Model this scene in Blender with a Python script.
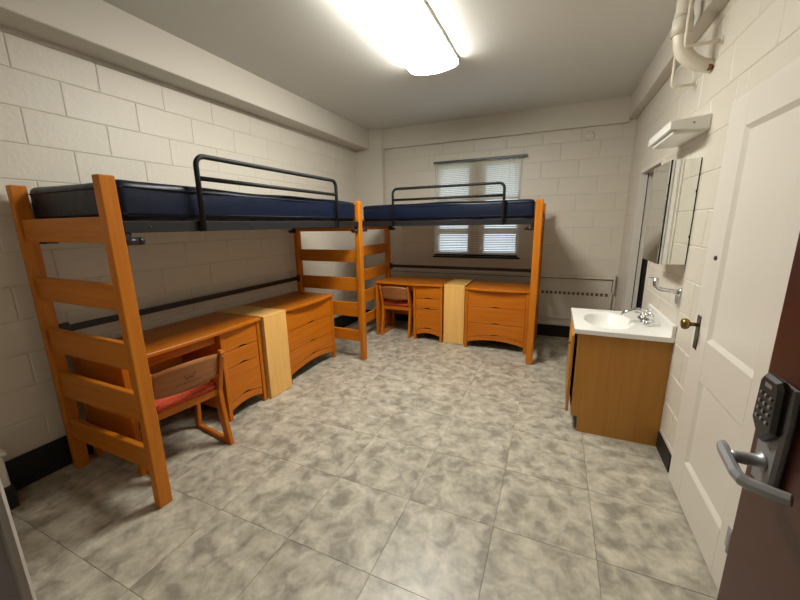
import bpy, bmesh, math, random
from mathutils import Vector, Matrix
random.seed(7)
S = bpy.context.scene
for o in list(bpy.data.objects): bpy.data.objects.remove(o)
COL = S.collection
PI = math.pi

# ------------------------------------------------------------------ camera
F_PX, PITCH, YAW, ROLL, CAM_H = 348.3, math.radians(12.3), math.radians(23.83), math.radians(-0.9), 1.50
fw = Vector((-math.sin(YAW)*math.cos(PITCH), math.cos(YAW)*math.cos(PITCH), -math.sin(PITCH)))
rt = Vector((math.cos(YAW), math.sin(YAW), 0)); up = rt.cross(fw)
r2 = rt*math.cos(ROLL) + up*math.sin(ROLL); u2 = -rt*math.sin(ROLL) + up*math.cos(ROLL)
cd = bpy.data.cameras.new('camera'); cd.sensor_width = 36; cd.lens = F_PX/800*36; cd.clip_start = 0.02
cam = bpy.data.objects.new('camera', cd); COL.objects.link(cam)
cam.matrix_world = Matrix(((r2.x, u2.x, -fw.x, 0), (r2.y, u2.y, -fw.y, 0), (r2.z, u2.z, -fw.z, CAM_H), (0, 0, 0, 1)))
S.camera = cam
# ------------------------------------------------------------------ world, exposure
w = bpy.data.worlds.new('sky'); S.world = w; w.use_nodes = True
bg = w.node_tree.nodes['Background']; bg.inputs[0].default_value = (0.74, 0.86, 1.0, 1); bg.inputs[1].default_value = 2.3
S.view_settings.view_transform = 'Standard'; S.view_settings.look = 'None'
S.view_settings.exposure = 0.0; S.view_settings.gamma = 1.0; S.view_settings.use_curve_mapping = False
LAMP = 50.0       # ceiling fixture diffuser
HALL_FILL = 1.2       # added fill light in the unseen corridor

# ------------------------------------------------------------------ materials
def nmat(name):
    m = bpy.data.materials.new(name); m.use_nodes = True
    return m, m.node_tree.nodes, m.node_tree.links, m.node_tree.nodes['Principled BSDF']
def mat(name, col, rough=.5, metal=0., bump=0., bscale=60., var=0., vscale=6., spec=None, coat=0.):
    m, N, L, B = nmat(name)
    B.inputs['Base Color'].default_value = (*col, 1); B.inputs['Roughness'].default_value = rough; B.inputs['Metallic'].default_value = metal
    if spec is not None: B.inputs['Specular IOR Level'].default_value = spec
    if coat: B.inputs['Coat Weight'].default_value = coat; B.inputs['Coat Roughness'].default_value = .15
    if bump or var:
        tc = N.new('ShaderNodeTexCoord')
    if var:
        n = N.new('ShaderNodeTexNoise'); n.inputs['Scale'].default_value = vscale; n.inputs['Detail'].default_value = 5
        L.new(tc.outputs['Object'], n.inputs['Vector'])
        r = N.new('ShaderNodeValToRGB')
        r.color_ramp.elements[0].position = .3; r.color_ramp.elements[1].position = .7
        r.color_ramp.elements[0].color = (*[c*(1-var) for c in col], 1); r.color_ramp.elements[1].color = (*[min(1, c*(1+var)) for c in col], 1)
        L.new(n.outputs['Fac'], r.inputs[0]); L.new(r.outputs[0], B.inputs['Base Color'])
    if bump:
        n = N.new('ShaderNodeTexNoise'); n.inputs['Scale'].default_value = bscale; n.inputs['Detail'].default_value = 4
        L.new(tc.outputs['Object'], n.inputs['Vector'])
        b = N.new('ShaderNodeBump'); b.inputs['Strength'].default_value = bump; b.inputs['Distance'].default_value = .01
        L.new(n.outputs['Fac'], b.inputs['Height']); L.new(b.outputs[0], B.inputs['Normal'])
    return m
def wood(name, c0, c1, axis, rough=.38, fine=1.0):
    """grain runs along the object's own axis 0, 1 or 2"""
    m, N, L, B = nmat(name)
    tc = N.new('ShaderNodeTexCoord'); mp = N.new('ShaderNodeMapping')
    sc = [26*fine]*3; sc[axis] = 1.6*fine; mp.inputs['Scale'].default_value = sc
    oi = N.new('ShaderNodeObjectInfo'); ml = N.new('ShaderNodeMath'); ml.operation = 'MULTIPLY'; ml.inputs[1].default_value = 37
    L.new(oi.outputs['Random'], ml.inputs[0]); L.new(ml.outputs[0], mp.inputs['Location'])
    L.new(tc.outputs['Object'], mp.inputs['Vector'])
    n = N.new('ShaderNodeTexNoise'); n.inputs['Scale'].default_value = 1; n.inputs['Detail'].default_value = 6; n.inputs['Distortion'].default_value = .6
    L.new(mp.outputs[0], n.inputs['Vector'])
    r = N.new('ShaderNodeValToRGB'); r.color_ramp.elements[0].position = .28; r.color_ramp.elements[1].position = .75
    r.color_ramp.elements[0].color = (*c0, 1); r.color_ramp.elements[1].color = (*c1, 1)
    L.new(n.outputs['Fac'], r.inputs[0]); L.new(r.outputs[0], B.inputs['Base Color'])
    B.inputs['Roughness'].default_value = rough; B.inputs['Specular IOR Level'].default_value = .28
    b = N.new('ShaderNodeBump'); b.inputs['Strength'].default_value = .04; b.inputs['Distance'].default_value = .004
    L.new(n.outputs['Fac'], b.inputs['Height']); L.new(b.outputs[0], B.inputs['Normal'])
    return m
M = {}
CREAM = (.655, .605, .515)
M['block'] = mat('painted_block', CREAM, .45, bump=.22, bscale=38, var=.025, vscale=3)
M['mortar'] = mat('painted_mortar', (.63, .58, .495), .6)
M['slot'] = mat('grille_slot', (.12, .10, .075), .7)
M['plaster'] = mat('painted_plaster', (.63, .585, .505), .55, bump=.05, bscale=20)
M['ceiling'] = mat('ceiling_paint', (.715, .70, .655), .7, bump=.05, bscale=12)
M['black_base'] = mat('black_rubber_base', (.016, .015, .014), .5, spec=.3)
M['white_paint'] = mat('white_gloss_paint', (.72, .675, .605), .32, bump=.03, bscale=15)
M['pipe_paint'] = mat('painted_pipe', (.72, .66, .54), .4, bump=.05, bscale=30)
M['rust'] = mat('rust', (.16, .05, .015), .8, var=.4, vscale=40)
M['steel_frame'] = mat('lilac_grey_steel_paint', (.42, .37, .37), .5)
M['frame_edge'] = mat('pale_frame_paint', (.62, .57, .50), .5)
M['maroon'] = mat('maroon_door_paint', (.062, .013, .006), .38, bump=.02, bscale=30, var=.08)
M['black_metal'] = mat('black_powder_coat', (.010, .010, .011), .42)
M['charcoal_metal'] = mat('charcoal_metal', (.011, .011, .012), .58, spec=.25)
M['chrome'] = mat('chrome', (.75, .76, .78), .1, 1.)
M['satin'] = mat('satin_nickel', (.42, .43, .45), .45, .7)
M['lock_grey'] = mat('lock_body_grey', (.27, .27, .28), .5, .3)
M['lock_black'] = mat('lock_black_plastic', (.012, .012, .013), .35)
M['button'] = mat('keypad_button', (.30, .31, .32), .3, .6)
M['brass'] = mat('aged_brass', (.23, .16, .06), .34, 1.)
M['dark_bronze'] = mat('dark_bronze', (.10, .075, .05), .45, .8)
M['mirror'] = mat('mirror', (.86, .88, .85), .015, 1.)
M['porcelain'] = mat('cultured_marble', (.84, .83, .78), .16)
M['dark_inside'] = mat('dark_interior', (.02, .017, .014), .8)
M['white_enamel'] = mat('white_enamel', (.78, .77, .72), .35)
M['navy'] = mat('navy_vinyl', (.0045, .0085, .024), .36, bump=.6, bscale=6, var=.15, vscale=5, spec=.27)
M['navy_piping'] = mat('navy_piping', (.005, .008, .018), .6, spec=.3)
M['red_fabric'] = mat('red_fabric', (.62, .085, .035), .9, bump=.4, bscale=220, var=.3, vscale=90)
M['head_rail'] = mat('blue_grey_head_rail', (.05, .058, .065), .4)
M['emblem'] = mat('burnt_emblem', (.15, .055, .022), .6)
M['vinyl_blind'] = None
BED0, BED1 = (.44, .128, .007), (.58, .192, .012)
FUR0, FUR1 = (.43, .114, .004), (.57, .166, .008)
for i, a in enumerate('xyz'):
    M['bed_'+a] = wood('orange_bed_wood_'+a, BED0, BED1, i)
    M['fur_'+a] = wood('orange_cabinet_wood_'+a, FUR0, FUR1, i, .32)
    M['oak_'+a] = wood('light_oak_'+a, (.76, .43, .125), (.86, .51, .16), i, .4)
    M['van_'+a] = wood('vanity_oak_'+a, (.42, .190, .036), (.50, .235, .050), i, .42)
    M['ply_'+a] = wood('brown_plywood_'+a, (.30, .112, .034), (.38, .155, .052), i, .34)
# mottled vinyl floor tile
def floor_mat():
    m, N, L, B = nmat('mottled_vinyl_tile')
    tc = N.new('ShaderNodeTexCoord'); oi = N.new('ShaderNodeObjectInfo')
    ml = N.new('ShaderNodeMath'); ml.operation = 'MULTIPLY'; ml.inputs[1].default_value = 53
    L.new(oi.outputs['Random'], ml.inputs[0])
    ad = N.new('ShaderNodeVectorMath'); ad.operation = 'ADD'; L.new(tc.outputs['Object'], ad.inputs[0]); L.new(ml.outputs[0], ad.inputs[1])
    n1 = N.new('ShaderNodeTexNoise'); n1.inputs['Scale'].default_value = 11; n1.inputs['Detail'].default_value = 4; n1.inputs['Roughness'].default_value = .55; n1.inputs['Distortion'].default_value = .4
    L.new(ad.outputs[0], n1.inputs['Vector'])
    r = N.new('ShaderNodeValToRGB'); E = r.color_ramp.elements
    E[0].position = .34; E[0].color = (.26, .235, .185, 1); E[1].position = .70; E[1].color = (.57, .525, .425, 1)
    e = E.new(.5); e.color = (.41, .375, .30, 1)
    L.new(n1.outputs['Fac'], r.inputs[0])
    n2 = N.new('ShaderNodeTexNoise'); n2.inputs['Scale'].default_value = 38; n2.inputs['Detail'].default_value = 6
    L.new(ad.outputs[0], n2.inputs['Vector'])
    mx = N.new('ShaderNodeMix'); mx.data_type = 'RGBA'; mx.blend_type = 'OVERLAY'; mx.inputs[0].default_value = .22
    L.new(r.outputs[0], mx.inputs[6]); L.new(n2.outputs['Fac'], mx.inputs[7]); L.new(mx.outputs[2], B.inputs['Base Color'])
    B.inputs['Roughness'].default_value = .36
    b = N.new('ShaderNodeBump'); b.inputs['Strength'].default_value = .06; b.inputs['Distance'].default_value = .004
    L.new(n2.outputs['Fac'], b.inputs['Height']); L.new(b.outputs[0], B.inputs['Normal'])
    return m
M['tile'] = floor_mat()
M['tile_joint'] = mat('tile_joint', (.24, .215, .17), .7)
def blind_mat():
    m, N, L, B = nmat('translucent_blind')
    B.inputs['Base Color'].default_value = (.74, .71, .60, 1); B.inputs['Roughness'].default_value = .45
    t = N.new('ShaderNodeBsdfTranslucent'); t.inputs[0].default_value = (.62, .62, .52, 1)
    mx = N.new('ShaderNodeMixShader'); mx.inputs[0].default_value = .22
    L.new(B.outputs[0], mx.inputs[1]); L.new(t.outputs[0], mx.inputs[2]); L.new(mx.outputs[0], N['Material Output'].inputs[0])
    return m
M['vinyl_blind'] = blind_mat()
def glass_mat():
    m, N, L, B = nmat('window_glass')
    B.inputs['Base Color'].default_value = (.95, .97, .97, 1); B.inputs['Roughness'].default_value = 0
    B.inputs['Transmission Weight'].default_value = 1; B.inputs['IOR'].default_value = 1.02
    return m
M['glass'] = glass_mat()
def emit(name, col, s):
    m, N, L, B = nmat(name)
    B.inputs['Base Color'].default_value = (.8, .8, .78, 1)
    B.inputs['Emission Color'].default_value = (*col, 1); B.inputs['Emission Strength'].default_value = s
    return m
M['lamp'] = emit('lit_diffuser', (1., .985, .91), LAMP)
M['hall_fill'] = emit('added_hall_fill_glow', (1., .92, .80), HALL_FILL)

# ------------------------------------------------------------------ mesh helpers
def box(bm, x0, x1, y0, y1, z0, z1, bev=0., seg=1):
    if x0 > x1: x0, x1 = x1, x0
    if y0 > y1: y0, y1 = y1, y0
    if z0 > z1: z0, z1 = z1, z0
    vs = [bm.verts.new((x, y, z)) for z in (z0, z1) for y in (y0, y1) for x in (x0, x1)]
    fs = [bm.faces.new([vs[i] for i in q]) for q in ((0, 2, 3, 1), (4, 5, 7, 6), (0, 1, 5, 4), (2, 6, 7, 3), (0, 4, 6, 2), (1, 3, 7, 5))]
    if bev:
        es = list({e for f in fs for e in f.edges})
        bmesh.ops.bevel(bm, geom=es, offset=bev, segments=seg, affect='EDGES', profile=.5)
def prism(bm, pts, d0, d1, plane='xy', bev=0.):
    """pts: 2D outline; extruded along the axis missing from `plane`"""
    def P(a, b, d):
        return {'xy': (a, b, d), 'xz': (a, d, b), 'yz': (d, a, b)}[plane]
    a = [bm.verts.new(P(p[0], p[1], d0)) for p in pts]; b = [bm.verts.new(P(p[0], p[1], d1)) for p in pts]
    n = len(pts); fs = [bm.faces.new(a), bm.faces.new(b[::-1])]
    for i in range(n): fs.append(bm.faces.new((a[i], b[i], b[(i+1) % n], a[(i+1) % n])))
    bmesh.ops.recalc_face_normals(bm, faces=fs)
    if bev:
        bmesh.ops.bevel(bm, geom=list(set(fs[0].edges) | set(fs[1].edges)), offset=bev, segments=1, affect='EDGES')
def tube(bm, pts, r, n=10, smooth=True, rot=0., radii=None, squash=1.):
    pts = [Vector(p) for p in pts]; rings = []
    t0 = (pts[1]-pts[0]).normalized(); ref = Vector((0, 0, 1)) if abs(t0.z) < .9 else Vector((1, 0, 0))
    nrm = t0.cross(ref).normalized()
    for i, p in enumerate(pts):
        if i == 0: t = pts[1]-pts[0]
        elif i == len(pts)-1: t = pts[-1]-pts[-2]
        else: t = (pts[i+1]-p).normalized() + (p-pts[i-1]).normalized()
        t.normalize(); nrm = (nrm - t*nrm.dot(t)).normalized(); b = t.cross(nrm)
        k = 1.0
        if 0 < i < len(pts)-1:
            c = (pts[i+1]-p).normalized().dot(t); k = 1/max(.6, c)
        rr = radii[i] if radii else r
        rings.append([bm.verts.new(p + (nrm*math.cos(2*PI*j/n+rot)*k + b*math.sin(2*PI*j/n+rot)*squash)*rr) for j in range(n)])
    for a, b in zip(rings, rings[1:]):
        for j in range(n):
            f = bm.faces.new((a[j], a[(j+1) % n], b[(j+1) % n], b[j])); f.smooth = smooth
    bm.faces.new(rings[0][::-1]); bm.faces.new(rings[-1])
    bmesh.ops.recalc_face_normals(bm, faces=bm.faces[:])
def sqtube(bm, pts, wdt):
    tube(bm, pts, wdt*.7071, 4, False, PI/4)
def arc(c, r, a0, a1, n, f):
    return [f(c[0]+r*math.cos(a0+(a1-a0)*i/n), c[1]+r*math.sin(a0+(a1-a0)*i/n)) for i in range(n+1)]
def lathe(bm, prof, n=20, mtx=None):
    rings = []
    for r, z in prof:
        rings.append([bm.verts.new((r*math.cos(2*PI*j/n), r*math.sin(2*PI*j/n), z)) for j in range(n)])
    for a, b in zip(rings, rings[1:]):
        for j in range(n):
            f = bm.faces.new((a[j], a[(j+1) % n], b[(j+1) % n], b[j])); f.smooth = True
    bm.faces.new(rings[0][::-1]); bm.faces.new(rings[-1])
    vs = [v for r in rings for v in r]
    if mtx: bmesh.ops.transform(bm, matrix=mtx, verts=vs)
    bmesh.ops.recalc_face_normals(bm, faces=bm.faces[:])
def AX(axis, loc):
    """matrix turning +z into the given axis, then moving"""
    R = {'z': Matrix.Identity(4), 'x': Matrix.Rotation(PI/2, 4, 'Y'), '-x': Matrix.Rotation(-PI/2, 4, 'Y'), 'y': Matrix.Rotation(-PI/2, 4, 'X'), '-y': Matrix.Rotation(PI/2, 4, 'X'), '-z': Matrix.Rotation(PI, 4, 'X')}[axis]
    return Matrix.Translation(loc) @ R
def obj(name, bm, m, parent=None, loc=None):
    me = bpy.data.meshes.new(name)
    if isinstance(bm, bmesh.types.BMesh):
        bm.to_mesh(me); bm.free()
    else: me = bm
    if m and not me.materials: me.materials.append(M[m] if isinstance(m, str) else m)
    o = bpy.data.objects.new(name, me); COL.objects.link(o)
    if parent: o.parent = parent
    if loc: o.location = loc
    return o
def NB(): return bmesh.new()
def bx(name, m, parent, *a, **k):
    b = NB(); box(b, *a, **k); return obj(name, b, m, parent)
def tag(o, label, cat, group=None):
    o['label'] = label; o['category'] = cat
    if group: o['group'] = group
    return o
def thing(name, label, cat, loc=(0, 0, 0), rotz=0., group=None):
    o = bpy.data.objects.new(name, None); COL.objects.link(o); o.empty_display_size = .1
    o.location = loc; o.rotation_euler = (0, 0, rotz)
    return tag(o, label, cat, group)
def struct(o, label=None):
    o['kind'] = 'structure'
    if label: o['label'] = label
    return o

# ------------------------------------------------------------------ room dimensions
XL, XR, YB, YF, ZC = -2.80, .735, 4.90, .0925, 2.83
PIL_X, PIL_Y = -2.37, 4.80

def subtract(rects, h):
    out = []
    for (a, b, c, d) in rects:
        e, f, g, i = h
        if e >= b or f <= a or g >= d or i <= c: out.append((a, b, c, d)); continue
        if e > a: out.append((a, e, c, d))
        if f < b: out.append((f, b, c, d))
        a2, b2 = max(a, e), min(b, f)
        if g > c: out.append((a2, b2, c, g))
        if i < d: out.append((a2, b2, i, d))
    return out
_bm = {}
def block_mesh(wu, hz):
    """front faces local -Y; centred on the origin"""
    k = (round(wu, 3), round(hz, 3))
    if k in _bm: return _bm[k]
    b = NB(); c = .0045; dep = .012
    def ring(du, dz, y): return [b.verts.new((x, y, z)) for x, z in ((-wu/2+du, -hz/2+dz), (wu/2-du, -hz/2+dz), (wu/2-du, hz/2-dz), (-wu/2+du, hz/2-dz))]
    back, mid, fr = ring(0, 0, dep), ring(0, 0, c*.8), ring(c, c, 0)
    for a, d in ((back, mid), (mid, fr)):
        for j in range(4): b.faces.new((a[j], a[(j+1) % 4], d[(j+1) % 4], d[j]))
    b.faces.new(fr); bmesh.ops.recalc_face_normals(b, faces=b.faces[:])
    me = bpy.data.meshes.new('block'); b.to_mesh(me); b.free(); me.materials.append(M['block']); _bm[k] = me
    return me
def block_wall(name, u0, u1, z1, place, rotz, backing, lines, pitch, phase, holes=(), z_lo=0.):
    """place(u) -> (x, y) of the block face; backing(bm, u0, u1, z0, z1) adds wall body"""
    b = NB(); rs = [(u0, u1, 0, z1)]
    for h in holes: rs = subtract(rs, h)
    for r in rs: backing(b, *r)
    wall = struct(obj(name, b, 'mortar'))
    for k in range(len(lines)-1):
        c0, c1 = lines[k], lines[k+1]
        off = phase + (k % 2)*pitch/2
        n = int((u0-off)//pitch)-1
        while off+n*pitch < u1:
            a = max(u0, off+n*pitch); e = min(u1, off+(n+1)*pitch); n += 1
            if e-a < .03: continue
            rs = [(a, e, max(c0, z_lo), min(c1, z1))]
            for h in holes: rs = subtract(rs, h)
            for (p, q, s, t) in rs:
                if q-p < .025 or t-s < .025: continue
                g = .002
                o = obj('block', block_mesh(q-p-2*g, t-s-2*g), None, wall)
                x, y = place((p+q)/2); o.location = (x, y, (s+t)/2); o.rotation_euler = (0, 0, rotz)
    return wall

# ------------------------------------------------------------------ the setting
# floor and tiles
T = .458
fl = struct(bx('floor', 'tile_joint', None, XL-.15, 1.9, YF-.45, YB+.15, -.08, -.004))
tm = {}
def tile_mesh(a, c):
    k = (round(a, 3), round(c, 3))
    if k not in tm:
        b = NB(); g = .0005; h = .0006
        p = [b.verts.new((sx*(a/2-g), sy*(c/2-g), -.006)) for sx, sy in ((-1, -1), (1, -1), (1, 1), (-1, 1))]
        q = [b.verts.new((sx*(a/2-g-h), sy*(c/2-g-h), 0)) for sx, sy in ((-1, -1), (1, -1), (1, 1), (-1, 1))]
        for j in range(4): b.faces.new((p[j], p[(j+1) % 4], q[(j+1) % 4], q[j]))
        b.faces.new(q); me = bpy.data.meshes.new('tile'); b.to_mesh(me); b.free(); me.materials.append(M['tile']); tm[k] = me
    return tm[k]
FX0, FX1, FY0, FY1 = XL, XR, YF, YB
x = -.18 - 6*T
while x < FX1:
    y = 1.53 - 4*T + (.0 if int(round((x+.18)/T)) % 2 == 0 else .0)
    while y < FY1:
        a, b_, c, d = max(x, FX0), min(x+T, FX1), max(y, FY0), min(y+T, FY1)
        if b_-a > .02 and d-c > .02:
            o = obj('tile', tile_mesh(b_-a, d-c), None, fl); o.location = ((a+b_)/2, (c+d)/2, 0)
            if abs(b_-a-T) < .001 and abs(d-c-T) < .001: o.rotation_euler = (0, 0, random.choice((0, PI/2, PI, 1.5*PI)))
        y += T
    x += T
struct(bx('ceiling', 'ceiling', None, XL-.15, 1.0, YF-.22, YB+.15, ZC, ZC+.1))

# left wall
linesL = [0] + [2.568 - k*.1975 for k in range(12, -1, -1)] + [2.768, 2.83]
block_wall('wall_left', YF-.22, YB+.12, ZC, lambda u: (XL, u), PI/2, lambda b, u0, u1, z0, z1: box(b, XL-.12, XL-.004, u0, u1, z0, z1), linesL, .42, 1.106-.42*4)
# back wall, window hole
WX0, WX1, WZ0, WZ1 = -1.60, -.43, 1.04, 2.30
linesB = [.02+.2*k for k in range(15)]
block_wall('wall_back', XL, XR+.12, ZC, lambda u: (u, YB), 0, lambda b, u0, u1, z0, z1: box(b, u0, u1, YB+.004, YB+.16, z0, z1), linesB, .42, -.22, [(WX0, WX1, WZ0, WZ1)])
# right wall: white door opening, closet opening
D1Y0, D1Y1, D1Z = 1.525, 2.30, 2.04
D2Y0, D2Y1, D2Z = 3.46, 4.24, 1.975
linesR = [.15] + [.35+.2*k for k in range(13)]
linesR = [0] + linesR
block_wall('wall_right', YF-.22, YB+.004, ZC, lambda u: (XR, u), -PI/2, lambda b, u0, u1, z0, z1: box(b, XR+.004, XR+.14, u0, u1, z0, z1), linesR, .42, 2.62-.42*6, [(D1Y0, D1Y1, 0, D1Z), (D2Y0, D2Y1, 0, D2Z)])
# front wall with the doorway the view is taken from
DX0, DX1, DZ = -.47, .47, 2.12
b = NB()
for r in subtract([(XL-.12, 1.9, 0, ZC)], (DX0-.0, DX1+.0, 0, DZ)): box(b, r[0], r[1], YF-.22, YF, r[2], r[3])
struct(obj('wall_front', b, 'plaster'))
# corner pier in the back left corner, ceiling beams
struct(bx('wall_pier', 'plaster', None, XL-.01, PIL_X, PIL_Y, YB+.02, 0, ZC))
struct(bx('trim_1', 'plaster', None, XL-.01, -2.575, YF-.02, PIL_Y+.01, 2.572, ZC+.02, bev=.008, seg=2))
struct(bx('trim_2', 'plaster', None, .652, XR+.01, YF-.02, YB+.01, 2.60, ZC+.02, bev=.006, seg=2))
struct(bx('trim_3', 'plaster', None, PIL_X-.01, .66, YB-.045, YB+.02, 2.565, ZC+.02, bev=.006, seg=2))
struct(bx('trim_4', 'plaster', None, XL-.005, XL+.012, YF-.02, PIL_Y+.01, 2.545, 2.58))
# baseboards
struct(bx('baseboard_left', 'black_base', None, XL-.003, XL+.008, .665, PIL_Y+.004, 0, .20, bev=.003))
struct(bx('baseboard_pier', 'black_base', None, XL, PIL_X+.008, PIL_Y-.008, PIL_Y+.006, 0, .155, bev=.003))
struct(bx('baseboard_back', 'black_base', None, PIL_X, XR, YB-.008, YB+.003, 0, .155, bev=.003))
for i, (a, c) in enumerate(((2.33, D2Y0-.05), (D2Y1+.05, YB), (1.02, 1.43))):
    struct(bx('baseboard_right', 'black_base', None, XR-.008, XR+.003, a, c, 0, .118, bev=.003))
struct(bx('baseboard_front', 'black_base', None, -2.60, DX0-.06, YF-.003, YF+.008, 0, .118, bev=.003))
# boxed-in ledge in the near left corner
lg = thing('boxed_pipe_ledge', 'low painted boxed ledge with black rubber base in corner beside orange bed', 'ledge', (0, 0, 0))
bx('body', 'plaster', lg, XL+.001, -2.628, YF+.001, .648, .135, .315, bev=.006)
bx('cap', 'plaster', lg, XL+.001, -2.612, YF+.001, .662, .315, .340, bev=.01, seg=2)
bx('rubber_base', 'black_base', lg, XL+.001, -2.618, YF+.001, .657, 0, .135, bev=.006)
# doorway frame (steel jambs and head)
dfm = struct(obj('trim_5', (lambda b: (box(b, DX0-.001, DX0+.012, YF-.235, YF+.012, 0, DZ), box(b, DX0-.05, DX0+.001, YF, YF+.014, 0, DZ+.05), b)[2])(NB()), 'steel_frame'))
dfm = struct(obj('trim_6', (lambda b: (box(b, DX1-.012, DX1+.001, YF-.235, YF+.0, 0, DZ), box(b, DX1-.001, DX1+.05, YF, YF+.0135, 0, DZ+.05), b)[2])(NB()), 'steel_frame'))
struct(bx('trim_7', 'steel_frame', None, DX0-.05, DX1+.05, YF-.235, YF+.013, DZ-.012, DZ+.001))
struct(bx('trim_8', 'frame_edge', None, DX0-.0025, DX0+.0135, YF+.004, YF+.0155, 0, DZ-.012, bev=.003))
# corridor behind the camera
struct(bx('floor_hall', 'tile', None, -2.2, 2.2, -2.1, YF-.45, -.08, -.001))
struct(bx('floor_threshold', 'dark_bronze', None, DX0, DX1, YF-.45, YF-.02, -.004, .004))
struct(bx('ceiling_hall', 'ceiling', None, -2.2, 2.2, -2.1, YF-.22, 2.5, 2.6))
struct(bx('wall_hall_far', 'plaster', None, -2.2, 2.2, -2.2, -2.1, -.08, 2.6))
struct(bx('wall_hall_left', 'plaster', None, -2.3, -2.2, -2.2, YF-.22, -.08, 2.6))
struct(bx('wall_hall_right', 'plaster', None, 2.2, 2.3, -2.2, YF-.22, -.08, 2.6))
hl = thing('added_hall_light', 'square glowing fill light added in the unseen corridor outside the doorway', 'light', (0, -1.15, 2.5))  # added out of view, lights the jamb and near things from behind
bx('housing', 'white_enamel', hl, -.32, .32, -.32, .32, -.03, -.0005); bx('diffuser', 'hall_fill', hl, -.29, .29, -.29, .29, -.05, -.03)

# window
wn = struct(obj('window_1', (lambda b: ([box(b, *r) for r in ((WX0, WX0+.05, YB+.03, YB+.11, WZ0, WZ1), (WX1-.05, WX1, YB+.03, YB+.11, WZ0, WZ1), (WX0, WX1, YB+.031, YB+.109, WZ0, WZ0+.06), (WX0, WX1, YB+.031, YB+.109, WZ1-.05, WZ1))], b)[1])(NB()), 'white_paint'))
cx = (WX0+WX1)/2
bx('mullion', 'ply_z', wn, cx-.11, cx+.11, YB+.035, YB+.105, WZ0+.06, WZ1-.05)
for x0, x1 in ((WX0+.05, cx-.11), (cx+.11, WX1-.05)):
    bx('meeting_rail', 'ply_x', wn, x0, x1, YB+.045, YB+.09, 1.36, 1.43)
    bx('meeting_rail', 'ply_x', wn, x0, x1, YB+.045, YB+.09, 1.80, 1.84)
    for z0, z1 in ((WZ0+.06, 1.36), (1.43, 1.80), (1.84, WZ1-.05)):
        bx('pane', 'glass', wn, x0, x1, YB+.066, YB+.070, z0, z1)
bx('sill', 'charcoal_metal', wn, WX0-.02, WX1+.02, YB-.02, YB+.03, WZ0-.022, WZ0, bev=.004)
# blind
bl = thing('venetian_blind', 'cream venetian blind with dark top rail hanging across the window', 'blind', (cx, YB-.03, 0))
bw = (WX1-WX0)/2
bx('head_rail', 'head_rail', bl, -bw-.005, bw+.045, -.022, .022, WZ1-.002, WZ1+.026, bev=.003)
sl = NB()
n = 6; wv = .028
for i in range(n+1):
    t = i/n-.5
    for xx in (-bw+.015, bw-.015):
        sl.verts.new((xx, t*wv*.72, -t*wv*.69 + .0016*math.cos(t*PI)))
sl.verts.ensure_lookup_table()
for i in range(n):
    f = sl.faces.new([sl.verts[j] for j in (2*i, 2*i+1, 2*i+3, 2*i+2)]); f.smooth = True
sme = bpy.data.meshes.new('slat'); sl.to_mesh(sme); sl.free(); sme.materials.append(M['vinyl_blind'])
z = WZ1-.03
while z > WZ0+.05:
    o = obj('slat', sme, None, bl); o.location = (0, 0, z); z -= .0235
bx('bottom_rail', 'charcoal_metal', bl, -bw+.012, bw-.012, -.014, .014, WZ0+.008, WZ0+.03, bev=.004)
for xx in (-bw+.13, 0, bw-.16):
    b = NB(); tube(b, [(xx, -.017, WZ0+.03), (xx, -.017, WZ1)], .0014, 5); obj('ladder_cord', b, 'white_enamel', bl)
b = NB(); tube(b, [(-bw+.035, -.026, WZ0+.12), (-bw+.035, -.026, WZ1)], .005, 8); obj('tilt_wand', b, 'white_enamel', bl)
b = NB(); tube(b, [(bw-.08, -.026, WZ0+.2), (bw-.082, -.026, WZ1)], .0022, 6); obj('lift_cord', b, 'white_enamel', bl)

# white panelled door in the right wall (surface x = .715 facing -x)
DXF = .715
d1 = struct(obj('door_1', (lambda b: (box(b, DXF+.018, DXF+.045, D1Y0+.02, D1Y1-.03, .012, D1Z-.025), b)[1])(NB()), 'white_paint'), 'white painted two-panel door beside the vanity')
y0, y1, zt = D1Y0+.02, D1Y1-.03, D1Z-.025
P1 = (1.61, 2.075, .915, 1.890); P2 = (1.61, 2.085, .240, .712)
def dpart(name, *a): return bx(name, 'white_paint', d1, DXF, DXF+.020, *a, bev=.0015)
dpart('stile', y0, 1.635, .012, zt); dpart('stile', 2.085, y1, .012, zt)
dpart('rail', 1.635, 2.085, 1.89, zt); dpart('rail', 1.635, 2.085, .712, .915); dpart('rail', 1.635, 2.085, .012, .24)
for (a, c, e, f) in ((1.635, 2.085, .915, 1.89), (1.635, 2.085, .24, .712)):
    b = NB()
    k = .020
    o_ = [(a, e), (c, e), (c, f), (a, f)]; i_ = [(a+k, e+k), (c-k, e+k), (c-k, f-k), (a+k, f-k)]
    A = [b.verts.new((DXF+.0005, *p)) for p in o_]; B_ = [b.verts.new((DXF+.015, *p)) for p in i_]; C_ = [b.verts.new((DXF+.019, *p)) for p in o_]
    for j in range(4):
        b.faces.new((A[j], A[(j+1) % 4], B_[(j+1) % 4], B_[j])); b.faces.new((A[j], C_[j], C_[(j+1) % 4], A[(j+1) % 4]))
        b.faces.new((B_[j], B_[(j+1) % 4], C_[(j+1) % 4], C_[j]))
    bmesh.ops.recalc_face_normals(b, faces=b.faces[:])
    obj('panel_moulding', b, 'white_paint', d1)
    bx('panel', 'white_paint', d1, DXF+.0135, DXF+.019, a+k-.001, c-k+.001, e+k-.001, f-k+.001)
bp = bx('backplate', 'dark_bronze', d1, DXF-.004, DXF+.001, 2.185, 2.232, .835, 1.015, bev=.002)
b = NB(); lathe(b, [(.011, 0), (.010, .028), (.013, .034), (.024, .040), (.029, .050), (.029, .058), (.024, .068), (.012, .073)], 20, AX('-x', (DXF-.004, 2.205, .967))); obj('knob', b, 'brass', d1)
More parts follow.
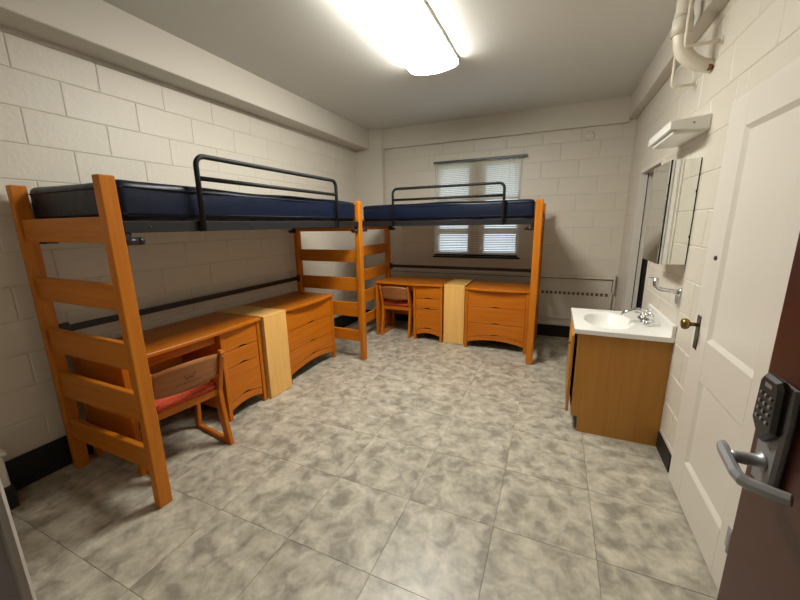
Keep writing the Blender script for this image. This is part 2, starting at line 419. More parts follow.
b = NB(); lathe(b, [(.011, 0), (.011, .006), (.008, .008)], 16, AX('-x', (DXF, 2.139, 1.318))); obj('peephole', b, 'dark_bronze', d1)
for z in (.268, 1.75):
    b = NB(); box(b, DXF-.003, DXF+.001, y0-.001, y0+.032, z-.045, z+.045); tube(b, [(DXF-.006, y0-.004, z-.05), (DXF-.006, y0-.004, z+.05)], .007, 8); obj('hinge', b, 'satin', d1)
# its frame, flush flat casing
b = NB()
box(b, DXF+.012, XR+.14, D1Y1-.028, D1Y1+.002, 0, D1Z); box(b, DXF+.0125, XR+.139, D1Y0-.002, D1Y0+.017, 0, D1Z); box(b, DXF+.013, XR+.138, D1Y0-.002, D1Y1+.002, D1Z-.022, D1Z+.002)
struct(obj('trim_9', b, 'white_paint'))
struct(bx('wall_behind_door', 'dark_inside', None, XR+.1, XR+.15, D1Y0-.05, D1Y1+.05, 0, D1Z+.1))
# closet doorway at the far end of the right wall
b = NB()
box(b, XR-.012, XR+.045, D2Y1-.03, D2Y1+.003, 0, D2Z); box(b, XR-.0115, XR+.149, D2Y0-.003, D2Y0+.03, 0, D2Z); box(b, XR-.011, XR+.148, D2Y0-.002, D2Y1+.002, D2Z-.03, D2Z+.003)
box(b, XR+.055, XR+.085, D2Y1-.045, D2Y1+.003, 0, D2Z-.031)
struct(obj('trim_10', b, 'white_paint'))
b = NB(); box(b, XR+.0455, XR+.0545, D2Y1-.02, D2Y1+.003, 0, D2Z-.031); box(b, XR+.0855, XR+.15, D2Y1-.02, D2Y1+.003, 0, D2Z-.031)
struct(obj('trim_11', b, 'dark_inside'))  # near-black strips paint the shade into the rear jamb and its reveal line
d2 = struct(obj('door_2', (lambda b: (box(b, 0, .04, 0, .70, .012, D2Z-.035), b)[1])(NB()), 'white_paint'), 'painted closet door standing open inwards')
d2.location = (XR+.16, D2Y0+.035, 0); d2.rotation_euler = (0, 0, -math.radians(86))
for z in (.98, 1.55):
    bx('latch', 'chrome', d2, -.006, .0, .655, .69, z-.03, z+.03, bev=.002)
b = NB()
for r in ((1.85, 1.9, 3.3, 4.6, 0, 2.4), (XR+.14, 1.9, 3.25, 3.3, 0, 2.4), (XR+.14, 1.9, 4.6, 4.65, 0, 2.4), (XR+.14, 1.9, 3.25, 4.65, 2.4, 2.45)): box(b, *r)
struct(obj('wall_closet', b, 'plaster'))

# open maroon entry door on the right, standing edge on to the room
d3 = struct(obj('door_3', (lambda b: (box(b, .460, .504, YF+.03, 1.0, .008, 2.10, bev=.002), b)[1])(NB()), 'maroon'), 'dark maroon entry door standing open with a keypad lock')
ly = .907
b = NB(); prism(b, [(ly-.036, .935), (ly+.036, .935), (ly+.041, 1.10), (ly+.036, 1.172), (ly-.036, 1.172), (ly-.041, 1.10)], .441, .4605, 'yz', bev=.006); lk = obj('lock_body', b, 'lock_grey', d3)
b = NB(); prism(b, [(ly-.040, 1.075), (ly-.004, 1.040), (ly+.004, 1.040), (ly+.040, 1.075), (ly+.037, 1.168), (ly+.026, 1.184), (ly-.026, 1.184), (ly-.037, 1.168)], .424, .444, 'yz', bev=.007); kp = obj('keypad_housing', b, 'lock_black', d3)
for r_ in range(4):
    for c_ in range(3):
        b = NB(); lathe(b, [(.0040, 0), (.0040, .0025), (.0028, .0032)], 10, AX('-x', (.4242, ly+(c_-1)*.018, 1.142-r_*.0175))); obj('button', b, 'button', kp)
bx('indicator_window', 'lock_grey', kp, .4232, .4245, ly-.012, ly+.012, 1.160, 1.168)
b = NB(); lathe(b, [(.019, 0), (.019, .005), (.0135, .007), (.0135, .03), (.0125, .045), (.0125, .056)], 20, AX('-x', (.442, ly, .992))); obj('spindle', b, 'satin', d3)
lp = [(.383, ly+.030, .997), (.380, ly+.014, .996), (.382, ly-.045, .980), (.386, ly-.060, .977), (.395, ly-.070, .976), (.420, ly-.092, .980), (.4405, ly-.108, .984)]
b = NB(); tube(b, lp, .0125, 8, False, rot=PI/8, squash=1.35, radii=[.0105, .011, .011, .011, .0105, .010, .0095]); obj('lever', b, 'satin', d3)
for z in (.3, 1.05, 1.8):
    b = NB(); tube(b, [(.456, YF+.024, z-.05), (.456, YF+.024, z+.05)], .007, 8); obj('hinge', b, 'satin', d3)

# ------------------------------------------------------------------ ceiling fixture
cf = thing('ceiling_light', 'long lit wraparound fluorescent fixture on the grey ceiling', 'light', (-1.035, 2.53, ZC))
bx('housing', 'white_enamel', cf, -.21, .21, -.62, .62, -.03, -.0005, bev=.003)
pr = [(-.205, -.03)] + [(-.205+.41*i/12, -.055-.038*math.sin(PI*i/12)**.6) for i in range(13)] + [(.205, -.03)]
b = NB(); prism(b, pr, -.60, .60, 'xz'); obj('diffuser', b, 'lamp', cf)
for s in (-1, 1):
    b = NB(); prism(b, [(p[0]*1.02, -.03+(p[1]+.03)*1.04) for p in pr], s*.60, s*.618, 'xz'); obj('end_cap', b, 'white_enamel', cf)

# ------------------------------------------------------------------ loft beds
def loft_bed(name, label, loc, rotz, Ln, W, g0, g1, H):
    """origin: front left foot corner on the floor; length along +x, depth along +y, front at y=0"""
    t = thing(name, label, 'bed', loc, rotz, 'orange loft beds')
    pa, pb = .070, .050
    for xx in (0, Ln-pa):
        for yy in (0, W-pb):
            bx('post', 'bed_z', t, xx, xx+pa, yy, yy+pb, 0, H, bev=.006, seg=2)
    for xx, s in ((.014, 0), (Ln-.046, 1)):
        for z0, z1 in ((1.435, 1.555), (1.105, 1.235), (.79, .935), (.50, .66), (.215, .345)):
            bx('end_slat', 'bed_y', t, xx, xx+.032, pb-.002, W-pb+.002, z0, z1, bev=.004)
    for yy in (.004, W-.034):
        b = NB(); box(b, pa+.001, Ln-pa-.001, yy, yy+.030, 1.478, 1.533, bev=.002)
        r = obj('side_rail', b, 'charcoal_metal', t)
        for k in range(4):
            xx = pa+.12+(Ln-2*pa-.24)*k/3
            b = NB(); lathe(b, [(.007, 0), (.007, .002), (.003, .003)], 10, AX('-y', (xx, yy, 1.505))); obj('rivet', b, 'black_metal', r)
    for k in range(9):
        xx = pa+.08+(Ln-2*pa-.16)*k/8
        bx('deck_strap', 'black_metal', t, xx-.02, xx+.02, .034, W-.034, 1.522, 1.532)
    # clamps under the rail ends
    for xx, d in ((pa, 1), (Ln-pa, -1)):
        for yy in (.028, W-.028):
            b = NB(); box(b, xx, xx+d*.035, yy-.016, yy+.016, 1.42, 1.479, bev=.003)
            tube(b, [(xx+d*.002, yy, 1.437), (xx+d*.062, yy, 1.437)], .0185, 12); tube(b, [(xx+d*.064, yy, 1.437), (xx+d*.088, yy, 1.437)], .0185, 12); tube(b, [(xx+d*.060, yy, 1.437), (xx+d*.066, yy, 1.437)], .014, 12)
            obj('rail_clamp', b, 'black_metal', t)
    # rear stretcher bar with end brackets
    yb = W-.042
    st = bx('stretcher_bar', 'black_metal', t, pa+.001, Ln-pa-.001, yb, yb+.026, .885, .925, bev=.002)
    for xx, d in ((pa, 1), (Ln-pa, -1)): bx('bar_bracket', 'black_metal', st, xx, xx+d*.05, yb-.006, yb+.0005, .865, .945, bev=.002)
    # guard rail
    gy = -.014
    b = NB(); zt, rr = 1.888, .055
    pts = [(g0, gy, 1.482)] + [(g0+rr-rr*math.cos(a), gy, zt-rr+rr*math.sin(a)) for a in [PI/2*i/6 for i in range(7)]] + [(g1-rr+rr*math.sin(a), gy, zt-rr+rr*math.cos(a)) for a in [PI/2*i/6 for i in range(7)]] + [(g1, gy, 1.482)]
    tube(b, pts, .0145, 8); g = obj('guard_rail', b, 'charcoal_metal', t)
    b = NB(); tube(b, [(g0, gy, 1.768), (g1, gy, 1.768)], .013, 8); obj('guard_bar', b, 'charcoal_metal', g)
    for xx in (g0, g1): bx('guard_hook', 'charcoal_metal', g, xx-.018, xx+.018, gy-.002, .006, 1.476, 1.537, bev=.002)
    return t
BED_A = (-1.863, .945); LA, WA = 2.33, .868
BED_B = (-2.262, 3.765); LB, WB = 2.135, .885
loft_bed('loft_bed', 'orange wooden loft bed with black guard rail along the block side wall', (BED_A[0], BED_A[1], 0), PI/2, LA, WA, .475, 1.845, 1.737)
loft_bed('loft_bed', 'orange wooden loft bed with black guard rail standing in front of the window', (BED_B[0], BED_B[1], 0), 0, LB, WB, .535, 1.765, 1.715)
def mattress(label, loc, rotz, Ln, Wd, seed):
    t = thing('mattress', label, 'mattress', loc, rotz, 'navy mattresses on the loft beds')
    h = .188; b = NB(); box(b, 0, Ln, 0, Wd, 0, h)
    bmesh.ops.bevel(b, geom=b.edges[:], offset=.035, segments=4, affect='EDGES', profile=.5)
    bmesh.ops.subdivide_edges(b, edges=[e for e in b.edges if abs(e.verts[0].co.x-e.verts[1].co.x) > .5], cuts=40, use_grid_fill=True)
    bmesh.ops.subdivide_edges(b, edges=[e for e in b.edges if abs(e.verts[0].co.y-e.verts[1].co.y) > .5], cuts=14, use_grid_fill=True)
    rd = random.Random(seed); ph = [rd.uniform(0, 6) for _ in range(6)]
    for v in b.verts:
        x, y, zz = v.co; k = max(0, zz/h-.3)
        v.co.z += k*(.006*math.sin(4.1*x+ph[0])+.004*math.sin(9*x+5*y+ph[1]) - .004*math.cos((y/Wd-.5)*PI))
        if .02 < zz < h-.02: v.co.y += (.004*math.sin(7*x+ph[2]))*(1 if y > Wd/2 else -1)
    for f in b.faces: f.smooth = True
    bmesh.ops.recalc_face_normals(b, faces=b.faces[:])
    obj('ticking', b, 'navy', t)
    for zz in (.030, h-.034):
        e = .0015; q = .030
        pts = [(q, -e, zz), (Ln-q, -e, zz)] + [(Ln-q+(q+e)*math.sin(a), q-(q+e)*math.cos(a), zz) for a in (.5, 1.07)] + [(Ln+e, q, zz), (Ln+e, Wd-q, zz)] + [(Ln-q+(q+e)*math.cos(a), Wd-q+(q+e)*math.sin(a), zz) for a in (.5, 1.07)] + [(Ln-q, Wd+e, zz), (q, Wd+e, zz)] + [(q-(q+e)*math.sin(a), Wd-q+(q+e)*math.cos(a), zz) for a in (.5, 1.07)] + [(-e, Wd-q, zz), (-e, q, zz)] + [(q-(q+e)*math.cos(a), q-(q+e)*math.sin(a), zz) for a in (.5, 1.07)] + [(q-.004, -e, zz)]
        b = NB(); tube(b, pts, .0035, 6); obj('piping', b, 'navy_piping', t)
    return t
mattress('navy vinyl mattress on the loft bed along the block side wall', (BED_A[0]-.022, BED_A[1]+.076, 1.538), PI/2, LA-.155, WA-.04, 3)
mattress('navy vinyl mattress on the loft bed in front of the window', (BED_B[0]+.108, BED_B[1]+.022, 1.538), 0, LB-.187, WB-.045, 5)

# ------------------------------------------------------------------ desks, boxes, dressers (local: width along x centred, front at y=0, back at y=D)
def bow(x0, x1, yf, sag, n=14):
    """front edge points bowed outwards (towards -y) from x0 to x1"""
    return [(x0+(x1-x0)*i/n, yf - sag*math.sin(PI*i/n)) for i in range(n+1)]
def drawer_front(t, x0, x1, z0, z1, yf, pull=True, arch=0.):
    """slab whose bottom edge has a scooped finger pull; the lowest one follows an arched apron"""
    n = 24; low = []
    xm = (x0+x1)/2; hw = (x1-x0)/2; pw = min(.055, hw*.36)
    for i in range(n+1):
        x = x0+(x1-x0)*i/n; zz = z0 + arch*(1-((x-xm)/hw)**2)
        if pull and abs(x-xm) < pw: zz += .013*math.cos((x-xm)/pw*PI/2)
        low.append((x, zz))
    b = NB(); prism(b, low + [(x1, z1), (x0, z1)], yf, yf+.018, 'xz', bev=.0022)
    d = obj('drawer', b, 'fur_x', t)
    if pull:
        b = NB(); prism(b, [(xm-pw+2*pw*i/10, (z0+arch-.006)+.013*math.cos((i/10-.5)*PI)) for i in range(11)] + [(xm+pw, z0+arch-.010), (xm-pw, z0+arch-.010)], yf+.014, yf+.03, 'xz')
        obj('finger_pull', b, 'dark_inside', d)
    return d
def apron(t, x0, x1, z0, z1, arch, yf):
    n = 18; xm = (x0+x1)/2; hw = (x1-x0)/2
    f = lambda x: 1-((x-xm)/hw)**2
    lo = [(x0+(x1-x0)*i/n, z0+arch*f(x0+(x1-x0)*i/n)) for i in range(n+1)]
    hi = [(x0+(x1-x0)*i/n, z1+arch*f(x0+(x1-x0)*i/n)) for i in range(n, -1, -1)]
    b = NB(); prism(b, lo+hi, yf, yf+.02, 'xz', bev=.002); return obj('apron', b, 'fur_x', t)
def leg_post(t, x0, x1, y0, y1, z1, flare):
    """corner post that widens slightly towards the foot on the outer side"""
    b = NB(); prism(b, [(x0-(flare if flare < 0 else 0)*0, 0), (x1, 0), (x1, z1), (x0, z1)], y0, y1, 'xz', bev=.003)
    return obj('leg', b, 'fur_z', t)
def dresser(label, loc, rotz, W, D, H):
    t = thing('dresser', label, 'dresser', loc, rotz, 'three-drawer dressers under the loft beds')
    b = NB(); prism(b, [(-W/2, D), (-W/2, -.004)] + bow(-W/2, W/2, -.004, .032)[1:-1] + [(W/2, -.004), (W/2, D)], H-.026, H, 'xy', bev=.004); obj('top', b, 'fur_x', t)
    pw = .034
    for s in (-1, 1):
        xo, xi = s*(W/2-.004), s*(W/2-.004-pw)
        leg_post(t, min(xo, xi), max(xo, xi), .004, .042, H-.027, 0)
        leg_post(t, min(xo, xi), max(xo, xi), D-.045, D-.006, H-.027, 0)
        bx('side_panel', 'fur_z', t, min(xo, xo-s*.016), max(xo, xo-s*.016), .042, D-.045, .085, H-.027)
    x0, x1 = -W/2+.004+pw+.002, W/2-.004-pw-.002
    bx('carcass', 'dark_inside', t, x0+.004, x1-.004, .034, D-.012, .155, H-.028)
    zb = .105; zs = [zb+.03, zb+.03+.185, zb+.03+.385, H-.032]
    for k in range(3): drawer_front(t, x0, x1, zs[k]+.0025, zs[k+1]-.0025, .012, True, .045 if k == 0 else 0)
    apron(t, x0, x1, zb-.03, zb+.028, .045, .014)
    return t
def desk(label, loc, rotz, W, D, H):
    t = thing('desk', label, 'desk', loc, rotz, 'orange desks under the loft beds')
    b = NB(); prism(b, [(-W/2, D), (-W/2, -.004)] + bow(-W/2, W/2, -.004, .022)[1:-1] + [(W/2, -.004), (W/2, D)], H-.026, H, 'xy', bev=.004); obj('top', b, 'fur_x', t)
    pw = .034; px0 = W/2-.395
    # left end: front post, back post, panel
    for (x0, x1) in ((-W/2+.004, -W/2+.004+pw), (px0, px0+pw), (W/2-.004-pw, W/2-.004)):
        leg_post(t, x0, x1, .006, .044, H-.027, 0); leg_post(t, x0, x1, D-.045, D-.006, H-.027, 0)
        bx('side_panel', 'fur_y', t, x0+.008, x1-.008, .044, D-.045, .085, H-.027)
    # pedestal
    x0, x1 = px0+pw+.002, W/2-.004-pw-.002
    bx('carcass', 'dark_inside', t, x0+.004, x1-.004, .036, D-.012, .155, H-.028)
    zb = .10; zs = [zb+.03, zb+.03+.295, zb+.03+.430, H-.032]
    for k in range(3): drawer_front(t, x0, x1, zs[k]+.0025, zs[k+1]-.0025, .014, True, .032 if k == 0 else 0)
    apron(t, x0, x1, zb-.03, zb+.028, .032, .016)
    # knee space: pencil drawer and modesty panel
    bx('pencil_drawer', 'fur_x', t, -W/2+.004+pw+.003, px0-.003, .052, .32, H-.105, H-.030, bev=.003)
    bx('modesty_panel', 'fur_x', t, -W/2+.004+pw+.001, px0-.001, D-.06, D-.042, .20, H-.028)
    return t
def filler_box(label, loc, rotz, W, D, H):
    t = thing('storage_box', label, 'cabinet', loc, rotz, 'light oak boxes between desk and dresser')
    bx('front_panel', 'oak_z', t, -W/2, W/2, 0, .018, .004, H-.019, bev=.0015)
    bx('top', 'oak_y', t, -W/2, W/2, 0, D, H-.018, H, bev=.0015)
    for s in (-1, 1): bx('side_panel', 'oak_z', t, s*W/2, s*(W/2-.018), .0185, D-.002, .004, H-.019)
    bx('plinth', 'dark_inside', t, -W/2+.02, W/2-.02, .03, D-.03, 0, .0045)
    return t
DA, DB = .535, .53
desk('orange wooden desk with drawers beside the block side wall', (-2.222, 1.588, 0), PI/2, 1.050, DA, .752)
filler_box('narrow light oak box under the loft bed along the side wall', (-2.198, 2.262, 0), PI/2, .268, DA+.02, .754)
dresser('three-drawer orange wooden dresser under the loft bed along the side wall', (-2.232, 2.806, 0), PI/2, .790, DA-.01, .748)
desk('orange wooden desk with drawers standing below the window', (-1.709, 4.105, 0), 0, .950, DB, .752)
filler_box('narrow light oak box under the loft bed at the window', (-1.092, 4.130, 0), 0, .262, DB, .754)
dresser('three-drawer orange wooden dresser under the loft bed at the window', (-.575, 4.055, 0), 0, .735, DB, .748)

# ------------------------------------------------------------------ chairs (local: sitter faces +y, backrest at y=0)
def chair(label, loc, rotz, emblem, W):
    t = thing('desk_chair', label, 'chair', loc, rotz, 'wooden chairs at the desks')
    for s in (-1, 1):
        xa, xb = s*(W/2), s*(W/2-.030)
        x0, x1 = min(xa, xb), max(xa, xb)
        # rear upright from runner to backrest, leaning back at the top
        b = NB(); prism(b, [(.020, .0), (.085, .0), (.132, .20), (.150, .36), (.142, .43), (.052, .690), (.036, .704), (.008, .702), (.0, .686), (.058, .50), (.082, .40), (.076, .30), (.050, .14)], x0, x1, 'yz', bev=.004); obj('rear_leg', b, 'fur_z', t)
        b = NB(); prism(b, [(.06, 0), (.47, 0), (.475, .032), (.07, .034)], x0+.001, x1-.001, 'yz', bev=.004); obj('runner', b, 'fur_y', t)
        b = NB(); prism(b, [(.425, .02), (.468, .02), (.425, .415), (.385, .415)], x0+.0005, x1-.0005, 'yz', bev=.004); obj('front_leg', b, 'fur_z', t)
        b = NB(); prism(b, [(.11, .372), (.43, .390), (.43, .428), (.10, .412)], x0+.0015, x1-.0015, 'yz', bev=.003); obj('seat_rail', b, 'fur_y', t)
        b = NB(); lathe(b, [(.008, 0), (.007, .004), (.003, .006)], 10, AX('-y', (s*(W/2-.013), .010, .660))); obj('bolt_cap', b, 'satin', t)
    bx('cross_rail', 'fur_x', t, -W/2+.025, W/2-.025, .105, .13, .36, .41, bev=.003)
    bx('cross_rail', 'fur_x', t, -W/2+.025, W/2-.025, .40, .425, .36, .41, bev=.003)
    # padded seat
    b = NB(); box(b, -W/2+.028, W/2-.028, .085, .475, .412, .468); bmesh.ops.bevel(b, geom=b.edges[:], offset=.024, segments=3, affect='EDGES')
    bmesh.ops.subdivide_edges(b, edges=[e for e in b.edges if max(abs(e.verts[0].co.x-e.verts[1].co.x), abs(e.verts[0].co.y-e.verts[1].co.y)) > .25], cuts=8, use_grid_fill=True)
    for v in b.verts:
        if v.co.z > .45: v.co.z += .018*math.cos(v.co.x/W*PI)*max(0, math.cos((v.co.y-.275)/.42*PI))
    for f in b.faces: f.smooth = True
    obj('seat', b, 'red_fabric', t)
    # curved plywood backrest: between the uprights, bowed away from the sitter, top edge arched
    b = NB(); n = 20; fr, bk = [], []
    hw = W/2-.029
    m_ = 6
    def py(x, z): return .020 + (.70-z)*.26 - .030*(1-(x/hw)**2)
    for side, lst in ((0, fr), (.011, bk)):
        for i in range(n+1):
            x = -hw + 2*hw*i/n; u = x/hw
            ztop = .680 + .024*(1-u*u); zlow = .520 - .014*(1-u*u)
            lst.append([b.verts.new((x, py(x, zlow+(ztop-zlow)*j/m_)+side, zlow+(ztop-zlow)*j/m_)) for j in range(m_+1)])
    for i in range(n):
        for j in range(m_):
            for L_ in (fr, bk):
                f = b.faces.new((L_[i][j], L_[i+1][j], L_[i+1][j+1], L_[i][j+1])); f.smooth = True
        b.faces.new((fr[i][0], fr[i+1][0], bk[i+1][0], bk[i][0])); b.faces.new((fr[i][m_], fr[i+1][m_], bk[i+1][m_], bk[i][m_]))
    for i in (0, n):
        for j in range(m_): b.faces.new((fr[i][j], fr[i][j+1], bk[i][j+1], bk[i][j]))
    bmesh.ops.recalc_face_normals(b, faces=b.faces[:])
    br = obj('backrest', b, 'ply_x', t)
    if emblem:
        b = NB()
        def strip(p, q, wd):
            (x0, z0), (x1, z1) = p, q; d = Vector((x1-x0, z1-z0)); nn = Vector((-d.y, d.x)).normalized()*wd/2
            vs = [b.verts.new((x, py(x, zz)-.0012, zz)) for x, zz in ((x0-nn.x, z0-nn.y), (x1-nn.x, z1-nn.y), (x1+nn.x, z1+nn.y), (x0+nn.x, z0+nn.y))]
            vb = [b.verts.new((v.co.x, v.co.y+.003, v.co.z)) for v in vs]
            b.faces.new(vs); b.faces.new(vb[::-1])
            for k in range(4): b.faces.new((vs[k], vs[(k+1) % 4], vb[(k+1) % 4], vb[k]))
        for p, q, wd in (((-.034, .622), (-.012, .588), .008), ((-.012, .588), (0, .612), .006), ((0, .612), (.012, .588), .006), ((.012, .588), (.034, .622), .008), ((-.042, .622), (.042, .622), .004),):
            strip(p, q, wd)
        for k in range(7): strip((-.075+.0215*k, .566), (-.075+.0215*k+.015, .566), .007)
        bmesh.ops.recalc_face_normals(b, faces=b.faces[:])
        obj('emblem', b, 'emblem', br)
    return t
chair('brown plywood desk chair with red seat at the desk by the block side wall', (-1.985, 1.302, 0), math.radians(82), True, .462)
chair('small wooden chair pushed under the desk below the window', (-1.905, 4.088, 0), 0, False, .43)

# ------------------------------------------------------------------ vanity
vn = thing('vanity_cabinet', 'oak vanity cabinet with door ajar under the white sink top', 'cabinet', (0, 0, 0))
VX0, VX1, VY0, VY1, VZ = .197, .733, 2.605, 3.215, .745
bx('side_panel', 'van_z', vn, VX0+.045, VX1, VY0, VY0+.016, 0, VZ); bx('side_panel', 'van_z', vn, VX0, VX0+.0455, VY0+.0001, VY0+.0159, .118, VZ)
bx('side_panel', 'van_z', vn, VX0+.045, VX1, VY1-.016, VY1, 0, VZ); bx('side_panel', 'van_z', vn, VX0, VX0+.0455, VY1-.0159, VY1-.0001, .118, VZ)
bx('toe_kick', 'black_base', vn, VX0+.045, VX0+.06, VY0+.016, VY1-.016, 0, .118)
bx('bottom_panel', 'van_y', vn, VX0+.002, VX1-.002, VY0+.016, VY1-.016, .118, .136)
b = NB()
for r in ((VY0+.016, VY0+.056, .136, VZ), (VY1-.056, VY1-.016, .136, VZ), (VY0+.056, VY1-.056, VZ-.05, VZ), (VY0+.056, VY1-.056, .136, .16)): box(b, VX0, VX0+.019, *r)
obj('face_frame', b, 'van_z', vn)
bx('back_panel', 'dark_inside', vn, VX1-.012, VX1-.002, VY0+.016, VY1-.016, .136, VZ)
# door: hinged at the far side, near edge standing a little proud
dr = NB(); dl = VY1-VY0-.03; box(dr, -.019, 0, -dl, 0, 0, VZ-.16, bev=.003)
dro = obj('door', dr, 'van_z', vn); dro.location = (VX0-.003, VY1-.012, .135); dro.rotation_euler = (0, 0, -math.radians(1.6))
b = NB(); box(b, -.023, -.0185, -dl+.07, -.07, .06, VZ-.22, bev=.002); obj('raised_panel', b, 'van_z', dro)
b = NB(); lathe(b, [(.006, 0), (.006, .012), (.013, .018), (.013, .024), (.006, .028)], 14, AX('-x', (-.019, -dl+.035, VZ-.23))); obj('knob', b, 'brass', dro)
# countertop with oval basin
ct = thing('sink_top', 'white cultured marble sink top with oval basin on the oak vanity', 'sink', (0, 0, 0))
CX0, CX1, CY0, CY1, CZ = .170, .7335, 2.585, 3.245, .778
bcx, bcy, rx, ry = .405, 2.915, .155, .235
b = NB(); n = 40
rect = []
for i in range(n):
    a = 2*PI*i/n; c, s = math.cos(a), math.sin(a)
    k = min((CX1-bcx if c > 0 else bcx-CX0)/max(abs(c), 1e-6), (CY1-bcy if s > 0 else bcy-CY0)/max(abs(s), 1e-6))
    rect.append((bcx+c*k, bcy+s*k))
# snap nearest samples to the corners
for qx, qy in ((CX0, CY0), (CX1, CY0), (CX1, CY1), (CX0, CY1)):
    j = min(range(n), key=lambda i: (rect[i][0]-qx)**2+(rect[i][1]-qy)**2); rect[j] = (qx, qy)
rings = [[b.verts.new((x, y, CZ-.033)) for x, y in rect], [b.verts.new((x, y, CZ-.004)) for x, y in rect],
         [b.verts.new((bcx+(x-bcx)*.992, bcy+(y-bcy)*.992, CZ)) for x, y in rect]]
for fr_, dz in ((1.06, 0), (1.0, -.004), (.95, -.018), (.86, -.055), (.70, -.095), (.45, -.120), (.12, -.128)):
    rings.append([b.verts.new((bcx+rx*fr_*math.cos(2*PI*i/n), bcy+ry*fr_*math.sin(2*PI*i/n), CZ+dz)) for i in range(n)])
for q, (A, B_) in enumerate(zip(rings, rings[1:])):
    for j in range(n):
        f = b.faces.new((A[j], A[(j+1) % n], B_[(j+1) % n], B_[j])); f.smooth = q >= 3
b.faces.new(rings[-1])
bmesh.ops.recalc_face_normals(b, faces=b.faces[:])
obj('basin_top', b, 'porcelain', ct)
bx('backsplash', 'porcelain', ct, CX1-.022, CX1, CY0+.0005, CY1-.0005, CZ-.001, CZ+.078, bev=.004, seg=2)
b = NB(); lathe(b, [(.022, 0), (.022, .002), (.016, .003)], 18, Matrix.Translation((bcx, bcy, CZ-.128))); obj('drain', b, 'chrome', ct)
# faucet
fx, fy = .640, 2.930
fc = thing('faucet', 'chrome two-handle faucet on the white sink top', 'faucet', (fx, fy, CZ))
b = NB(); prism(b, [(.026*math.cos(a), (.062 if math.sin(a) > 0 else -.062)+.026*math.sin(a)) for a in [2*PI*i/24 for i in range(24)]], .0005, .016, 'xy', bev=.004); obj('base_plate', b, 'chrome', fc)
b = NB(); tube(b, [(0, 0, .012), (-.004, 0, .045), (-.02, 0, .066), (-.05, 0, .070), (-.085, .0, .058), (-.105, 0, .044), (-.110, 0, .030)], .011, 12, radii=[.016, .015, .013, .012, .0105, .010, .010]); obj('spout', b, 'chrome', fc)
for s in (-1, 1):
    b = NB(); lathe(b, [(.017, 0), (.016, .018), (.010, .026), (.010, .036), (.014, .040), (.010, .048)], 16, Matrix.Translation((0, s*.060, .014)))
    for k in range(4):
        a = PI/4+k*PI/2; tube(b, [(0, s*.060, .055), (.030*math.cos(a), s*.060+.030*math.sin(a), .058)], .005, 8)
    obj('handle', b, 'chrome', fc)
b = NB(); tube(b, [(.018, 0, .012), (.018, 0, .062)], .003, 8); lathe(b, [(.003, .06), (.007, .064), (.007, .070), (.003, .074)], 12, Matrix.Translation((.018, 0, 0))); obj('lift_rod', b, 'chrome', fc)

fc.scale = (1.3, 1.3, 1.3)
# medicine cabinet
mc = thing('medicine_cabinet', 'mirrored medicine cabinet on the wall above the vanity', 'cabinet', (0, 0, 0))
MX0, MX1, MY0, MY1, MZ0, MZ1 = .588, XR-.0005, 2.612, 3.01, 1.232, 1.842
bx('body', 'white_enamel', mc, MX0+.024, MX1, MY0+.005, MY1-.005, MZ0, MZ1)
bx('side_mirror', 'mirror', mc, MX0+.026, MX1-.002, MY0, MY0+.005, MZ0+.002, MZ1-.002)
bx('side_mirror', 'mirror', mc, MX0+.026, MX1-.002, MY1-.005, MY1, MZ0+.002, MZ1-.002)
md = bx('mirror_door', 'mirror', mc, MX0, MX0+.005, MY0+.002, MY1-.002, MZ0+.001, MZ1-.001, bev=.0015)
bx('door_backing', 'charcoal_metal', md, MX0+.005, MX0+.0125, MY0+.002, MY1-.002, MZ0+.001, MZ1-.001)
bx('door_edge', 'chrome', md, MX0+.013, MX0+.022, MY0+.003, MY1-.003, MZ0+.002, MZ1-.002)
bx('gasket', 'charcoal_metal', mc, MX1-.005, MX1-.0005, MY0-.0015, MY0+.003, MZ0, MZ1)
for z in (1.40, 1.66): bx('clip', 'charcoal_metal', mc, MX1-.008, MX1-.001, MY0-.003, MY0, z-.008, z+.008)
# light fixture above it, unlit
sl_ = thing('vanity_light', 'white box-shaped unlit wall light above the mirrored cabinet', 'light', (0, 0, 0))
b = NB(); prism(b, [(XR-.0005, 1.985), (XR-.0005, 2.062), (.552, 2.045), (.552, 2.000)], 2.57, 3.09, 'xz', bev=.003); obj('housing', b, 'white_enamel', sl_)
bx('lens', 'white_enamel', sl_, .572, .70, 2.60, 3.06, 1.976, 1.994, bev=.004)
bx('pull_switch', 'dark_bronze', sl_, .655, .664, 2.566, 2.571, 2.020, 2.029, bev=.002)
# chrome holder under the cabinet
th = thing('chrome_wall_holder', 'chrome arm holder with hanging ring on the wall above the sink', 'wall holder', (0, 0, 0))
b = NB(); lathe(b, [(.026, 0), (.026, .006), (.018, .012), (.012, .016)], 18, AX('-x', (XR, 2.625, 1.063))); obj('wall_plate', b, 'chrome', th)
b = NB(); tube(b, [(XR-.010, 2.625, 1.063), (.69, 2.627, 1.066), (.640, 2.63, 1.069), (.618, 2.632, 1.075), (.606, 2.634, 1.088), (.603, 2.636, 1.105), (.603, 2.638, 1.145)], .0145, 12); obj('arm', b, 'chrome', th)
b = NB(); tube(b, [(.608, 2.636, 1.138), (.548, 2.65, 1.150)], .0045, 8); obj('rod', b, 'satin', th)
b = NB(); tube(b, [(.716, 2.615+.018*math.sin(a), 1.022+.030*math.cos(a)) for a in [2*PI*i/20 for i in range(21)]], .004, 8); obj('ring', b, 'satin', th)

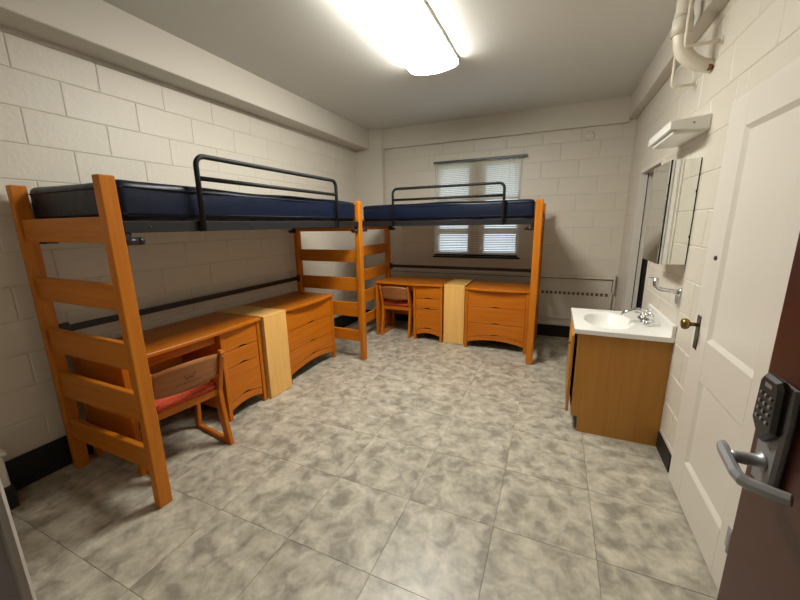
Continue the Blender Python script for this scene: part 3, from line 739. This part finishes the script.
# ------------------------------------------------------------------ pipe and hangers high on the right wall
pp = thing('heating_pipe', 'cream painted pipe with elbow bending into the side wall', 'pipe', (0, 0, 0))
py_ = 2.70
cl = [(.572, py_, 2.8295), (.572, py_, 2.56), (.573, py_, 2.51), (.582, py_, 2.46), (.603, py_, 2.415), (.637, py_, 2.378), (.68, py_, 2.352), (.7345, py_, 2.335)]
b = NB(); tube(b, cl, .040, 18, radii=[.040, .040, .041, .041, .040, .038, .035, .033]); obj('pipe', b, 'pipe_paint', pp)
b = NB(); tube(b, [(.572, py_, 2.515), (.572, py_, 2.60)], .049, 20); obj('coupling', b, 'pipe_paint', pp)
b = NB(); tube(b, [(.572, py_, 2.602), (.572, py_, 2.626)], .044, 20); obj('joint_ring', b, 'mortar', pp)
b = NB(); tube(b, [(.7335, py_-.01, 2.332), (.712, py_-.028, 2.322)], .016, 10); obj('rusty_stub', b, 'rust', pp)
for yy, pts in ((2.60, [(.575, 2.60, 2.8295), (.575, 2.60, 2.44), (.579, 2.60, 2.427), (.590, 2.60, 2.422), (.7345, 2.60, 2.422)]), (2.93, [(.607, 2.93, 2.5995), (.607, 2.93, 2.335), (.611, 2.93, 2.322), (.622, 2.93, 2.317), (.7345, 2.93, 2.317)])):
    hg = thing('pipe_hanger', 'thin bent conduit bracket in front of the painted pipe' if yy < 2.7 else 'thin bent conduit bracket behind the pipe elbow', 'bracket', (0, 0, 0), 0., 'bent brackets at the painted pipe')
    b = NB(); tube(b, pts, .009, 10); obj('rod', b, 'pipe_paint', hg)
    b = NB(); lathe(b, [(.020, 0), (.020, .004), (.010, .008)], 14, AX('-x', (XR, yy, pts[-1][2]))); obj('flange', b, 'pipe_paint', hg)

# ------------------------------------------------------------------ convector cover and round plate on the back wall
cv = thing('convector_cover', 'painted metal convector cover with slotted grille below the window wall', 'radiator', (0, 0, 0))
bx('panel', 'plaster', cv, -2.30, .690, YB-.035, YB-.0005, .17, .80, bev=.002)
bx('top_lip', 'plaster', cv, -2.30, .690, YB-.060, YB-.0005, .800, .815, bev=.002)
bx('panel_gap', 'slot', cv, -2.30, .672, YB-.0362, YB-.034, .788, .799)
bx('panel_gap', 'slot', cv, .676, .684, YB-.0362, YB-.034, .64, .799)
bx('end_lip', 'plaster', cv, .690, .705, YB-.055, YB-.0005, .63, .86, bev=.002)
bx('lower_lip', 'plaster', cv, -2.30, .690, YB-.060, YB-.0005, .27, .285, bev=.002)
k = 0
while k < 16:
    xx = .63 - .052*k
    bx('slot', 'slot', cv, xx-.016, xx+.016, YB-.0375, YB-.034, .585, .622, bev=.001); k += 1
rp = thing('round_wall_plate', 'round painted cover plate high on the back wall', 'plate', (.288, YB, 2.47))
b = NB(); lathe(b, [(.055, 0), (.053, .005), (.030, .008), (.012, .009)], 28, AX('-y', (0, 0, 0))); obj('plate', b, 'plaster', rp)
for s in (-1, 1):
    b = NB(); lathe(b, [(.010, .008), (.010, .013), (.006, .014)], 12, AX('-y', (s*.028, 0, 0))); obj('screw_cap', b, 'white_enamel', rp)
